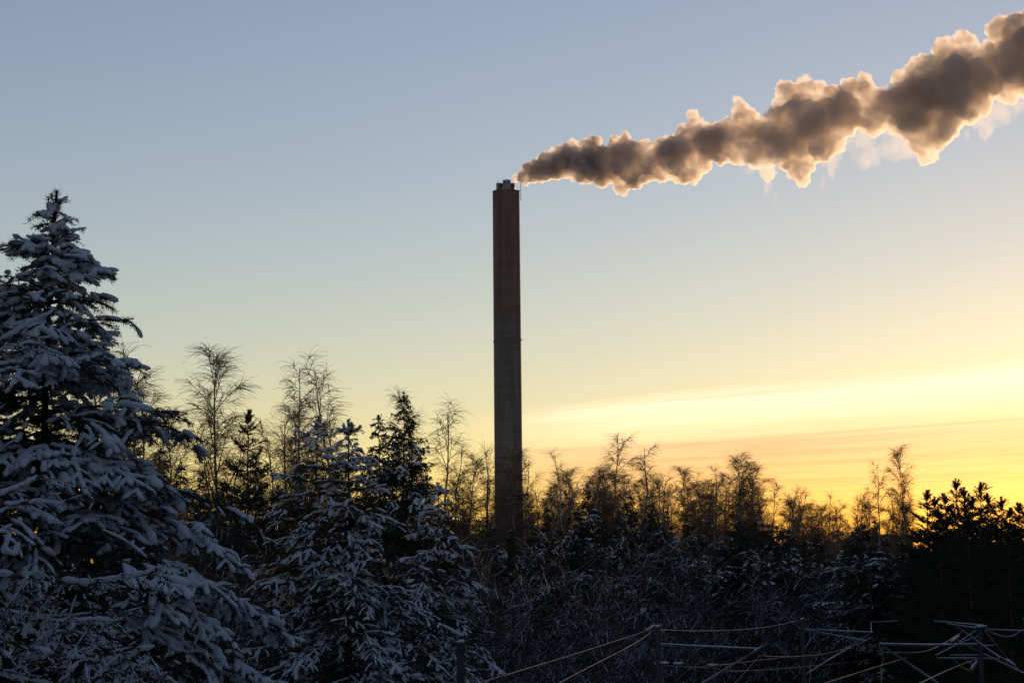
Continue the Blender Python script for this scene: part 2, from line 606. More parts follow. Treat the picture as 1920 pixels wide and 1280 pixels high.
for nm, sc_, st, dp in (('big', 4.0, 1.4, 2), ('mid', 1.6, 1.2, 3), ('cell', 1.9, -1.5, 0), ('curl', 0.8, -0.7, 0), ('fine', 0.5, 0.35, 2)):
    tx = bpy.data.textures.new('billow_' + nm, 'CLOUDS' if dp else 'VORONOI')
    tx.noise_scale = sc_
    if dp:
        tx.noise_depth = dp
    dm = plume.modifiers.new('billow_' + nm, 'DISPLACE')
    dm.texture = tx
    dm.strength = st
    dm.direction = 'NORMAL'
    dm.mid_level = 0.5
    dm.texture_coords = 'LOCAL'
rm2 = plume.modifiers.new('close', 'REMESH')
rm2.mode = 'VOXEL'
rm2.voxel_size = 0.34
# thin veils of vapour falling off the underside
mb = MB()
for px_, py_, hw, hh, sl_ in ((1440, 365, 13, 34, 6), (1560, 345, 16, 30, -14), (1625, 310, 34, 24, -8), (1600, 285, 50, 30, 0), (1660, 275, 60, 26, 0),
                              (1690, 300, 40, 18, 0), (1850, 240, 34, 40, -14), (1880, 215, 44, 36, -10), (1820, 230, 40, 22, 0),
                              (1535, 300, 34, 36, 0), (1950, 190, 50, 40, 0), (1150, 345, 40, 10, 0), (1220, 335, 26, 14, 0), (1400, 328, 26, 18, 0), (2060, 170, 60, 50, 0)):
    for _ in range(18):
        u, v_ = rng.uniform(-1, 1, 2)
        c_ = at(px_ + hw * u * .7 + sl_ * v_, py_ - 24 + hh * v_, CHY) - org
        c_[1] += rng.normal(0, 1.2)
        mb.add(c_ + tv * np.array([hw * .30, hw * .5, hh * .55]) / PXM * rng.uniform(.6, 1.1), tf)
veil = mb.obj('vapour_veil', [m_wisp], plume)
veil['kind'] = 'stuff'
rm = veil.modifiers.new('remesh', 'REMESH')
rm.mode = 'VOXEL'
rm.voxel_size = 0.45
dm = veil.modifiers.new('billow', 'DISPLACE')
dm.texture = bpy.data.textures['billow_mid']
dm.strength = 1.6
dm.texture_coords = 'LOCAL'
rm2 = veil.modifiers.new('close', 'REMESH')
rm2.mode = 'VOXEL'
rm2.voxel_size = 0.4


# ------------------------------------------------------------------ conifers
def bend(start, dirv, L, e1, n, rng, wob=0.05):
    """polyline from start along dirv, its elevation turning to e1 (radians)"""
    az = math.atan2(dirv[1], dirv[0])
    e0 = math.asin(max(-1, min(1, dirv[2] / (np.linalg.norm(dirv) + 1e-9))))
    P = [np.array(start, float)]
    for i in range(n - 1):
        s_ = (i + 0.5) / (n - 1)
        e = e0 + (e1 - e0) * s_ ** 1.15 + rng.normal(0, wob)
        a_ = az + rng.normal(0, wob)
        P.append(P[-1] + np.array([math.cos(e) * math.cos(a_), math.cos(e) * math.sin(a_), math.sin(e)]) * L / (n - 1))
    return np.array(P)


def interp(P, s_):
    q = s_ * (len(P) - 1)
    i = min(int(q), len(P) - 2)
    f_ = q - i
    return P[i] * (1 - f_) + P[i + 1] * f_, unit(P[i + 1] - P[i])


def conifer_branch(rng, base, az, L, e0, e1, o):
    """returns main path and the list of shoots (4-point polylines)"""
    d = np.array([math.cos(e0) * math.cos(az), math.cos(e0) * math.sin(az), math.sin(e0)])
    main = bend(base, d, L, e1, 9, rng, 0.04)
    shoots = []
    s_ = o.get('bare', 0.10) if L > 0.5 else 0.05
    step = o['step'] / max(L, 0.1)
    side = 1
    while s_ < 0.985:
        p_, T = interp(main, s_)
        lat = unit(np.cross(T, [0, 0, 1.0])) * side
        l_ = min(o['lmax'], 0.42 * (1 - s_) * L + o['lmin']) * rng.uniform(.7, 1.15)
        ang_ = rng.uniform(0.7, 1.05)
        dv = unit(T * math.cos(ang_) + lat * math.sin(ang_) + np.array([0, 0, rng.normal(o.get('lift', 0.05), o.get('liftv', 0.28))]))
        eb = math.asin(np.clip(dv[2], -1, 1))
        pl = bend(p_, dv, l_, eb - o['droop'] * rng.uniform(.5, 1.3), 4, rng, 0.07)
        shoots.append(pl)
        if l_ > o['lmin'] * 1.4 and o.get('sub', True):
            ns = max(1, int(l_ / o['substep']))
            for q in range(ns):
                for sd_ in (1, -1):
                    sp_, ST = interp(pl, (q + 0.6 + 0.2 * rng.random()) / (ns + 0.4))
                    sl2 = unit(np.cross(ST, [0, 0, 1.0])) * sd_
                    dv2 = unit(ST * 0.7 + sl2 * 0.65 + np.array([0, 0, rng.normal(0, .15)]))
                    e2 = math.asin(np.clip(dv2[2], -1, 1))
                    shoots.append(bend(sp_, dv2, o['lmin'] * rng.uniform(.7, 1.2), e2 - o['droop'] * rng.uniform(.3, 1), 4, rng, .06))
        side = -side
        s_ += step * rng.uniform(.7, 1.3)
    k0 = int(0.45 * 8) if o.get('sub', True) else 0
    tail = main[k0:]
    for i in range(0, len(tail) - 1, 1):
        a_, b_ = tail[i], tail[i + 1]
        for _ in range(1 if o.get('sub', True) else 4):
            shoots.append(np.array([a_, a_ * .67 + b_ * .33, a_ * .33 + b_ * .67, b_]))
    return main, shoots


def conifer(seed, H, depth, o):
    """trunk mesh builder, list of branches (main path, shoots); local origin at the base"""
    rng = np.random.default_rng(seed)
    n = 14
    lean = o.get('lean', (0, 0))
    zz = np.linspace(0, H, n)
    tr = np.stack([lean[0] * (zz / H) ** 2 + 0.03 * np.sin(zz * 1.1 + seed), lean[1] * (zz / H) ** 2 + 0.03 * np.cos(zz * .9 + seed), zz], 1)
    trr = np.maximum(o['trunk_r'] * (1 - zz / H) ** 0.85, 0.012)
    brs = []
    d = o['top']
    az0 = rng.random() * 6.28
    # upright candles round the leader
    for q in range(o.get('candles', 5)):
        zc_ = H - o['top'] * rng.uniform(0.4, 1.0)
        b_ = np.array([np.interp(zc_, zz, tr[:, 0]), np.interp(zc_, zz, tr[:, 1]), zc_])
        e_ = R(rng.uniform(48, 70))
        brs.append(conifer_branch(rng, b_, q * 2 * PI / max(1, o.get('candles', 5)) + rng.normal(0, .3), o['top'] * rng.uniform(.4, .65), e_, e_ + 0.25, dict(o, sub=False, step=9.0)))
    while d < depth:
        f_ = min(1, d / o.get('full', 4.0))
        nb = int(round(o['nb'][0] + (o['nb'][1] - o['nb'][0]) * f_))
        for q in range(nb):
            dd = max(o['top'] * .7, d + rng.normal(0, o['whorl'] * 0.45))
            zc_ = H - dd
            if zc_ < 0.5:
                continue
            b_ = np.array([np.interp(zc_, zz, tr[:, 0]), np.interp(zc_, zz, tr[:, 1]), zc_])
            az = az0 + q * 2 * PI / nb + rng.normal(0, 0.18)
            L = o['prof'](dd) * rng.uniform(.6, 1.18)
            g_ = min(1, dd / o.get('full', 4.0))
            e0_ = R(o['e0'][0] + (o['e0'][1] - o['e0'][0]) * g_ ** .7 + rng.normal(0, 7))
            e1_ = R(o['e1'][0] + (o['e1'][1] - o['e1'][0]) * g_ ** .7 + rng.normal(0, 9))
            brs.append(conifer_branch(rng, b_, az, L, e0_, e1_, o))
        az0 += 0.7 + rng.random() * 0.6
        d += o['whorl'] * rng.uniform(.85, 1.15)
    # leader shoot
    lead = tr[-1] - np.array([0, 0, 1]) * np.linspace(o['top'] * .8, 0, 4)[:, None]
    return tr, trr, brs, lead


def build_branch(rng, mbw, mbs, main, shoots, o, L):
    """mbw wood (0) + needles (1), mbs snow"""
    S = np.array(shoots)
    r0 = 0.006 + 0.009 * L
    if main is not None:
        tubes(mbw, main, np.linspace(r0, 0.004, len(main)), o.get('k', 5), 0)
    ln = np.linalg.norm(S[:, -1] - S[:, 0], axis=1)
    Q = S[:, o.get('tpts', [0, 1, 2, 3])]
    tubes(mbw, Q, np.repeat(np.linspace(o['tw'], o['tw'] * .5, Q.shape[1])[None], len(S), 0), 3, 0)
    needles(mbw, rng, S, o['npm'], o['nl'], o['nw'], 1, o.get('nf', .75), o.get('nd', 0.0))
    if mbs is not None and o['snow'] > 0:
        # snow gathers in patches
        c = S.mean(1)
        q = c * o.get('pfreq', 1.7)
        pn = (np.sin(q[:, 0] * 2.1 + 1.7 * np.sin(q[:, 2] * 1.3)) + np.sin(q[:, 1] * 2.3 + q[:, 2]) + np.sin(q[:, 2] * 2.9 + q[:, 0] * 1.1)) / 3
        steep = np.abs(unit(S[:, -1] - S[:, 0])[:, 2])
        keep = (pn * 0.55 + rng.normal(0, .25, len(S)) + o['snow'] - 0.5 > 0) & ((steep < .8) | (rng.random(len(S)) < .12))
        K = S[keep]
        if len(K):
            offz = np.array([0, 0, o['sz']])
            rr = o['sr'] * rng.uniform(.6, 1.2, len(K)) * np.where(rng.random(len(K)) < .14, 1.55, 1.0)
            long_ = np.linalg.norm(K[:, -1] - K[:, 0], axis=1) > o['sr'] * 4.0
            sh = ~long_
            if sh.any():
                capsules(mbs, K[sh][:, 0] + offz, K[sh][:, 3] + offz, rr[sh], .66, 0, o['sres'])
            if long_.any():
                k2 = K[long_]
                capsules(mbs, k2[:, 0] + offz, k2[:, 1] * .4 + k2[:, 2] * .6 + offz, rr[long_] * .9, .66, 0, o['sres'])
                capsules(mbs, k2[:, 1] * .4 + k2[:, 2] * .6 + offz * .9, k2[:, 3] + offz * .8, rr[long_], .66, 0, o['sres'])


def build_conifer(name, seed, H, depth, o, needle_mat, per_branch=False):
    tr, trr, brs, lead = conifer(seed, H, depth, o)
    rng = np.random.default_rng(seed + 77)
    root = empty(name, (0, 0, 0))
    mb = MB()
    tubes(mb, tr, trr, 9)
    mb.obj('trunk', [m_bark_pine], root)
    cw, cs = MB(), MB()
    for main, sh in brs:
        L = float(np.linalg.norm(main[-1] - main[0]))
        if per_branch:
            bw, bs = MB(), MB()
            build_branch(rng, bw, bs, main, sh, o, L)
            b = bw.obj('branch', [m_bark_pine, needle_mat], root)
            if bs.n:
                bs.obj('snow', [m_snow], b)['kind'] = 'stuff'
        else:
            build_branch(rng, cw, cs, main, sh, o, L)
    (bw_, bs_) = (MB(), MB()) if per_branch else (cw, cs)
    build_branch(rng, bw_, bs_, None, [lead], dict(o, npm=o['npm'] * 2.6, nl=o['nl'] * 1.2), .3)
    if per_branch:
        b = bw_.obj('leader_shoot', [m_bark_pine, needle_mat], root)
        if bs_.n:
            bs_.obj('snow', [m_snow], b)['kind'] = 'stuff'
    else:
        cr_ = cw.obj('crown', [m_bark_pine, needle_mat], root)
        if cs.n:
            cs.obj('snow', [m_snow], cr_)['kind'] = 'stuff'
    return root


def ground_xy(px, Yd):
    q = at(px, 1000, Yd)
    return q[0], Yd


def place(root, px, top_py, Yd, H, rz=0.0, sc=None):
    """stand a tree of built height H on the ground so that its top meets the photo's"""
    tp = at(px, top_py, Yd)
    s_ = tp[2] / H if sc is None else sc
    root.location = (float(tp[0]), Yd, -0.15)
    root.rotation_euler = (0, 0, rz)
    root.scale = (s_,) * 3
    return root


# hero pine, heavy with snow
oH = dict(trunk_r=0.16, top=0.42, candles=5, whorl=0.25, nb=(6, 9), full=2.6, prof=lambda d: 0.08 + 0.60 * d if d < 2.6 else 1.64 + 0.66 * (d - 2.6),
          e0=(42, 2), e1=(25, -42), step=0.09, lmin=0.14, lmax=0.50, droop=0.75, substep=0.14, tw=0.004,
          npm=115, nl=0.062, nw=0.0090, nf=.6, snow=0.47, sr=0.038, sz=0.031, sres=(7, 4), tpts=[0, 2, 3], lean=(0.12, 0.0))
HY = 21.5
tp = at(103, 357, HY)
hero = build_conifer('pine_tree', 11, float(tp[2]) + 0.15, 6.4, oH, m_needle, per_branch=True)
place(hero, 103, 357, HY, float(tp[2]) + .15, 0.0, 1.0)
hero.location.x -= 0.12
tag(hero, 'big pine heavy with lumps of snow, standing behind the bare alder limbs', 'tree')

# middle snowy pines
oM = dict(oH, step=0.13, lmin=0.17, lmax=0.6, substep=0.20, npm=60, nl=0.078, nw=0.018, nf=.6, sr=0.036, sz=0.034, sres=(5, 3), tpts=[0, 3], snow=0.47, nb=(5, 7), whorl=0.35,
          prof=lambda d: 0.10 + 0.52 * d if d < 3 else 1.66 + 0.36 * (d - 3), k=4, lean=(0.05, 0), tw=0.005)
PM1 = build_conifer('pine_tree', 23, 12.5, 7.6, oM, m_needle)
place(PM1, 652, 772, 41, 12.5)
tag(PM1, 'wide bushy snow-covered pine standing beside the steel mast without arms', 'tree')
PM2 = build_conifer('pine_tree', 31, 12.5, 7.6, dict(oM, snow=.40, e1=(25, -25), prof=lambda d: 0.2 + 0.50 * d if d < 3 else 1.7 + .25 * (d - 3)), m_needle)
place(PM2, 592, 770, 54, 12.5)
tag(PM2, 'snowy pine with tall bare-tipped leader shoots rising behind the wide bushy pine', 'tree')
PM3 = copy_tree(PM1)
place(PM3, 822, 893, 50, 12.5, 2.1)
tag(PM3, 'rounded snowy pine half hidden behind the mast without arms, below the tall dark spruce', 'tree')

# dark spruces with hanging tassels
oS = dict(tpts=[0, 3], trunk_r=0.17, top=0.5, candles=3, whorl=0.36, nb=(4, 6), full=5.0, prof=lambda d: 0.18 + 0.36 * d if d < 4 else 1.62 + 0.16 * (d - 4),
          e0=(35, -12), e1=(30, -6), step=0.13, lmin=0.22, lmax=0.6, droop=1.0, substep=0.24, tw=0.007, bare=0.08, lift=-0.2,
          npm=40, nl=0.11, nw=0.045, nd=0.25, snow=0.1, sr=0.06, sz=0.04, sres=(5, 3), k=4, pfreq=.8)
SP = [build_conifer('spruce_tree', s_, 17.0, 12.5, oS, m_needle_far) for s_ in (41, 43)]
place(SP[0], 757, 728, 92, 17.0)
tag(SP[0], 'tall dark spruce with hanging tassels, the taller of the pair near the chimney', 'tree')
place(SP[1], 711, 773, 96, 17.0)
tag(SP[1], 'dark narrow spruce with snow flecks, the shorter of the pair near the chimney', 'tree')
# open dark pines
oP = dict(tpts=[0, 3], trunk_r=0.15, top=0.6, candles=5, whorl=0.48, nb=(4, 6), full=5.0, prof=lambda d: 0.15 + 0.40 * d if d < 4 else 1.75 + 0.18 * (d - 4),
          e0=(56, 14), e1=(68, 18), step=0.20, lmin=0.24, lmax=0.6, droop=-0.35, substep=0.28, tw=0.008, bare=0.25,
          npm=120, nl=0.09, nw=0.022, snow=-0.08, sr=0.06, sz=0.045, sres=(5, 3), k=4, pfreq=.8)
PP = [build_conifer('pine_tree', s_, 14.0, 10.5, oP, m_needle_far) for s_ in (51, 53)]
place(PP[0], 1792, 890, 82, 14.0)
tag(PP[0], 'dark open pine with upswept shoots in the clump past the last mast', 'tree', 'dark pines clumped past the masts')
place(PP[1], 466, 762, 88, 14.0, 1.0)
tag(PP[1], 'slim dark pine with clumped foliage standing next to the fullest birch', 'tree')
for px_, py_, yd, v_, rz in ((1738, 912, 88, 1, .5), (1836, 897, 86, 1, 2.2), (1876, 924, 80, 0, 4.0), (1908, 935, 84, 1, 3.1), (1760, 945, 78, 0, 1.4),
                             (1940, 905, 85, 0, 5.0), (1808, 908, 90, 0, 2.0), (1772, 918, 92, 1, 4.4), (1852, 918, 93, 0, 1.2), (1892, 945, 90, 1, 0.8), (1752, 925, 95, 0, 5.6), (1822, 925, 96, 0, 3.9), (1922, 948, 95, 0, 2.4), (1815, 960, 74, 1, 0.3), (1890, 990, 70, 0, 2.7), (1725, 985, 92, 0, 3.6), (1980, 900, 88, 1, 1.9)):
    c_ = copy_tree(PP[v_])
    place(c_, px_, py_, yd, 14.0, rz)
    c_.scale.x *= 1.25
    c_.scale.y *= 1.25
    tag(c_, 'dark open pine with upswept shoots in the clump past the last mast', 'tree', 'dark pines clumped past the masts')


# ------------------------------------------------------------------ bare trees
def bare_tree(name, seed, H, o, twig_mat, trunk_mat):
    rng = np.random.default_rng(seed)
    root = empty(name, (0, 0, 0))
    stems, limbs, secs, twigs = [], [], [], []
    for si in range(o['stems']):
        a_ = rng.random() * 2 * PI
        lean_ = o['lean'] * rng.uniform(.4, 1) * (0 if si == 0 and o['stems'] < 3 else 1)
        h_ = H * (1 if si == 0 else rng.uniform(.72, .98))
        n = 12
        zz = np.linspace(0, 1, n)
        st = np.stack([math.cos(a_) * lean_ * h_ * zz ** o.get('lp', 1.2), math.sin(a_) * lean_ * h_ * zz ** o.get('lp', 1.2), h_ * zz], 1)
        st[:, :2] += np.cumsum(rng.normal(0, 0.012 * H * o.get('wob', .6), (n, 2)), 0) * (zz[:, None] > 0)
        stems.append((st, o['r'] * (1 - zz) ** .8 * (1 if si == 0 else .75) + 0.012))
        nl = o['limbs']
        for i in range(nl):
            t_ = o['t0'] + (0.97 - o['t0']) * (i + rng.random() * .8) / nl
            p_, T = interp(st, t_)
            az = i * 2.4 + rng.normal(0, .4)
            L = H * o['spread'] * (1 - t_ * .75) * rng.uniform(.6, 1.2) * min(1, .45 + 2.2 * (t_ - o['t0']))
            e0_ = R(rng.normal(o['e0'], 8))
            dv = np.array([math.cos(e0_) * math.cos(az), math.cos(e0_) * math.sin(az), math.sin(e0_)])
            lb = bend(p_, dv, L, e0_ + R(rng.normal(o['e1'], 10)), 7, rng, .09)
            limbs.append((lb, 0.012 + .010 * L))
            ns = max(3, int(L / o['sstep']))
            for j in range(ns):
                s_ = .2 + .8 * (j + rng.random() * .7) / ns
                q_, QT = interp(lb, min(s_, .99))
                rnd = unit(rng.normal(size=3))
                dv2 = unit(QT * .8 + rnd * .75 + np.array([0, 0, .25]))
                l2 = (0.35 * L * (1 - s_ * .6) + .35) * rng.uniform(.6, 1.2)
                e2 = math.asin(np.clip(dv2[2], -1, 1))
                sc_ = bend(q_, dv2, l2, e2 + R(o['e2']) * rng.uniform(.3, 1), 5, rng, .1)
                secs.append(sc_)
                nt_ = int(o['tw'] * rng.uniform(.7, 1.3) * (.6 + .4 * l2))
                for k_ in range(nt_):
                    w_, WT = interp(sc_, rng.uniform(.2, .99))
                    rnd = unit(rng.normal(size=3))
                    dv3 = unit(WT * .7 + rnd * .7)
                    e3 = math.asin(np.clip(dv3[2], -1, 1))
                    et = R(rng.normal(o['te'], 14))
                    twigs.append(bend(w_, dv3, o['tl'] * rng.uniform(.5, 1.3), e3 + (et - e3) * rng.uniform(.5, 1), 5, rng, .12))
    mb = MB()
    for st, rr in stems:
        tubes(mb, st, rr, 7)
    mb.obj('trunk', [trunk_mat], root)
    mb = MB()
    for lb, r_ in limbs:
        tubes(mb, lb, np.linspace(r_, .010, len(lb)), 4)
    S = np.array(secs)
    tubes(mb, S, np.repeat(np.linspace(o['rs'], o['rs'] * .6, 5)[None], len(S), 0), 3)
    Tw = np.array(twigs)
    tubes(mb, Tw, np.repeat(np.linspace(o['rt'], o['rt'] * .6, 5)[None], len(Tw), 0), 3)
    mb.obj('crown', [twig_mat], root)
    return root


oB = dict(stems=1, lean=.05, r=.15, limbs=30, t0=.25, spread=.23, e0=60, e1=-4, e2=-15, sstep=.34, tw=18, tl=1.0, te=-40, rs=.013, rt=.0095)
oB2 = dict(oB, stems=2, lean=.10, limbs=20, e0=60, e1=-5, te=-40)
oB3 = dict(oB, stems=3, lean=.16, limbs=15, spread=.20, e0=62, e1=5, te=0, tl=.9, tw=16)     # many-stemmed
oN = dict(oB, limbs=34, spread=.14, e0=52, te=-60, tl=.8)                              # narrow weeping
oU = dict(oB, stems=1, limbs=20, spread=.2, e0=62, e1=10, e2=15, te=60, tl=.9, tw=10)    # upright
BT = {'a': (bare_tree('birch_tree', 61, 20, oB, m_birch, m_birch_trunk), 20),
      'b': (bare_tree('birch_tree', 62, 20, oB2, m_birch, m_birch_trunk), 20),
      'c': (bare_tree('birch_tree', 63, 20, oB3, m_birch, m_birch_trunk), 20),
      'n': (bare_tree('birch_tree', 64, 20, oN, m_birch, m_birch_trunk), 20),
      'u': (bare_tree('birch_tree', 65, 16, oU, m_birch, m_bark_pine), 16),
      'd': (bare_tree('birch_tree', 66, 20, dict(oB, limbs=36, spread=.26, te=-30), m_birch, m_birch_trunk), 20)}
used = set()
lean_rng = np.random.default_rng(99)


def birch(kind, px, py, yd, label, group=None, rz=0.0, name=None, wide=1.0):
    root, H = BT[kind]
    if kind in used:
        root = copy_tree(root)
    used.add(kind)
    place(root, px, py, yd, H, rz)
    root.rotation_euler.x = R(lean_rng.normal(0, 2.2))
    root.rotation_euler.y = R(lean_rng.normal(0, 3.0))
    root.scale.x *= wide
    root.scale.y *= wide
    for k_ in ('group',):
        if k_ in root:
            del root[k_]
    tag(root, label, 'tree', group)
    return root


birch('d', 408, 658, 105, 'full-crowned bare birch with fine drooping twigs, tallest between the big pine and the bushy pine', rz=.4)
birch('n', 562, 684, 108, 'slender bare birch with a nodding tip beside the two-stemmed birch', rz=1.0)
birch('b', 640, 676, 100, 'tall two-stemmed bare birch rising directly behind the wide bushy pine', rz=2.0)
lean_b = birch('a', 352, 652, 66, 'bare birch leaning out to the side just behind the big snowy pine', rz=3.0)
lean_b.rotation_euler.y = R(7)
birch('n', 226, 596, 60, 'thin bare birch top showing right behind the big snowy pine', rz=2.2)
birch('a', 798, 745, 118, 'thin bare birch next to the tall dark spruce', rz=4.0, wide=.7)
birch('b', 868, 768, 108, 'crooked bare birch standing alone next to the chimney shaft', rz=5.2)
birch('d', 944, 842, 135, 'bare birch whose fine crown stands right before the chimney shaft', rz=1.1)
birch('c', 968, 858, 140, 'many-stemmed bare tree right before the chimney foot', rz=2.1)
birch('c', 1076, 842, 150, 'many-stemmed bare tree with bristling upright stems past the chimney', rz=.6)
birch('a', 1150, 824, 150, 'tall airy bare birch amid the group past the chimney', rz=1.3)
birch('n', 1196, 836, 145, 'bare birch with an arched drooping tip past the chimney', rz=2.6, wide=1.3)
gl = 'dense bare birch in the rounded clump between chimney and paired slim birches'
for px_, py_, yd, kd, rz in ((1300, 876, 185, 'd', .2), (1340, 872, 190, 'c', 1.7), (1388, 853, 180, 'd', 2.9), (1438, 884, 185, 'b', 4.1), (1415, 868, 195, 'd', 5.5), (1365, 868, 200, 'a', .9)):
    birch(kd, px_, py_, yd, gl, 'birches in the rounded clump', rz)
birch('n', 1650, 864, 150, 'slim columnar bare birch, the narrower of the golden backlit pair', rz=.3, wide=.8)
birch('d', 1712, 838, 150, 'golden backlit bare birch, the fuller of the pair beside the dark pines', rz=3.3, wide=.75)
gl = 'bare leafless tree in the distant thin row along the horizon'
rng = np.random.default_rng(9)
for i, px_ in enumerate((1240, 1262, 1225, 1492, 1508, 1528, 1545, 1562, 1580, 1598, 1615, 1632, 1676, 1000, 1012, 1030, 1052, 1120, 1172, 1475)):
    birch('uabndc'[i % 3 if 1470 < px_ else rng.integers(0, 6)], px_, {1240: 898, 1262: 905, 1225: 900, 1000: 898, 1012: 915, 1030: 892, 1052: 905}.get(px_, 930 + rng.uniform(-12, 22)),
          rng.uniform(210, 290), gl, 'bare trees of the distant row', rng.random() * 6)
gl = 'bare tree with a fuzzy brown crown in the closed treeline past the chimney'
for i in range(64):
    px_ = 985 + i * 11.2 + rng.uniform(-9, 9)
    tp_ = np.interp(px_, [985, 1050, 1100, 1220, 1270, 1300, 1450, 1480, 1600, 1640, 1720], [905, 890, 868, 872, 915, 890, 885, 925, 955, 930, 925]) + abs(rng.normal(0, 24))
    birch('dcbcdau'[rng.integers(0, 7)], px_, tp_, rng.uniform(150, 240), gl, 'bare trees of the closed treeline', rng.random() * 6, wide=rng.uniform(.8, 1.25))
gl = 'bare twiggy tree in the thicket between the snowy pines and the spruces'
for px_, py_, yd, kd in ((330, 770, 120, 'd'), (300, 730, 110, 'b'), (370, 800, 95, 'c'), (500, 850, 130, 'c'), (525, 800, 125, 'a'), (540, 780, 120, 'u'), (590, 760, 130, 'd'), (690, 780, 125, 'b'), (675, 830, 120, 'c'),
                         (820, 830, 130, 'c'), (845, 850, 140, 'd'), (900, 840, 130, 'u'), (915, 870, 150, 'd'), (890, 890, 120, 'c'), (935, 900, 140, 'b'), (965, 910, 150, 'c'), (430, 830, 110, 'c'), (480, 880, 100, 'd')):
    birch(kd, px_, py_, yd, gl, 'bare trees of the thicket', rng.random() * 6)

# more spruces standing in the treeline
gl = 'dark spruce standing low among the bare trees past the chimney'
for px_, py_, yd in ((1100, 905, 140), (1085, 945, 125), (1062, 955, 135), (1182, 920, 145), (1160, 950, 130), (1222, 935, 140), (1210, 962, 125), (1250, 955, 150), (1130, 965, 120),
                     (1025, 945, 150), (1290, 965, 150), (1330, 960, 160), (1385, 970, 150), (1440, 975, 150), (1640, 968, 160), (1480, 985, 150), (1532, 990, 160), (1590, 995, 150), (1660, 1000, 140), (1690, 1005, 120)):
    c_ = copy_tree(SP[rng.integers(0, 2)])
    place(c_, px_, py_, yd, 17.0, rng.random() * 6)
    tag(c_, gl, 'tree', 'spruces low in the treeline')
gl = 'dark spruce in the gloom behind the snowy pines'
for px_, py_, yd in ((520, 905, 115), (505, 960, 100), (560, 860, 115), (640, 850, 110), (680, 880, 105), (800, 880, 100), (840, 930, 110), (780, 840, 112), (420, 900, 105), (380, 880, 115), (450, 930, 100), (340, 860, 100),
                     (300, 830, 110), (250, 800, 100), (870, 950, 115), (920, 975, 120), (960, 985, 125), (1000, 975, 130), (480, 850, 120)):
    c_ = copy_tree(SP[rng.integers(0, 2)])
    place(c_, px_, py_, yd, 17.0, rng.random() * 6)
    tag(c_, gl, 'tree', 'dark spruces behind the snowy pines')
gl = 'dark spruce in the closed wood at the foot of the distant treeline'
for i in range(84):
    px_ = 250 + i * 20 + rng.uniform(-8, 8)
    c_ = copy_tree(SP[i % 2])
    place(c_, px_, rng.uniform(978, 1018) - (18 if px_ < 1000 else 0), rng.uniform(170, 300), 17.0, rng.random() * 6)
    c_.scale.x *= 2.0
    c_.scale.y *= 2.0
    tag(c_, gl, 'tree', 'spruces of the closed wood')
gl = 'dark spruce half buried in the snow-dusted shrubs behind the masts'
for i in range(34):
    px_ = 985 + i * 22 + rng.uniform(-10, 10)
    c_ = copy_tree(SP[i % 2])
    place(c_, px_, rng.uniform(965, 1075), rng.uniform(95, 125), 17.0, rng.random() * 6)
    c_.scale.x *= 1.8
    c_.scale.y *= 1.8
    tag(c_, gl, 'tree', 'spruces among the shrubs')
# spruces added out of view to keep the low sun off the clearing
gl = 'tall dark spruce added out of view past the pine clump to block the low sun'
for i in range(42):
    yd = 112 + (i // 3) * 11.5 + rng.uniform(-3, 3)
    x_ = .272 * yd + 6 + (i % 3) * 4.2 + rng.uniform(-1, 1)
    c_ = copy_tree(SP[i % 2])
    c_.location = (x_, yd, -.15)
    c_.rotation_euler = (0, 0, rng.random() * 6)
    s_ = rng.uniform(1.35, 1.6)
    c_.scale = (s_ * 1.7, s_ * 1.7, s_)
    tag(c_, gl, 'tree', 'spruces added out of view against the low sun')

gl = 'tall dark spruce added out of view round the railway clearing to shade it'
spots_ = [(-.30 * y_ - 8 - 5 * k_, y_) for y_ in range(8, 120, 7) for k_ in range(2)]  # unseen trees beside and behind the camera, added to cut low sky light
spots_ += [(32 * math.cos(a_) * f_, 6 - 30 * math.sin(a_) * f_) for a_ in np.linspace(.1, PI - .1, 15) for f_ in (.95, 1.15)]
spots_ += [(.30 * y_ + 14 + 6 * k_, y_) for y_ in range(8, 100, 8) for k_ in range(2)]
for i, (x_, y_) in enumerate(spots_):
    c_ = copy_tree(SP[i % 2])
    c_.location = (x_ + rng.uniform(-1, 1), y_ + rng.uniform(-1.5, 1.5), -.15)
    c_.rotation_euler = (0, 0, rng.random() * 6)
    s_ = rng.uniform(1.2, 1.6)
    c_.scale = (s_ * 1.7, s_ * 1.7, s_)
    tag(c_, gl, 'tree', 'spruces added out of view to shade the clearing')

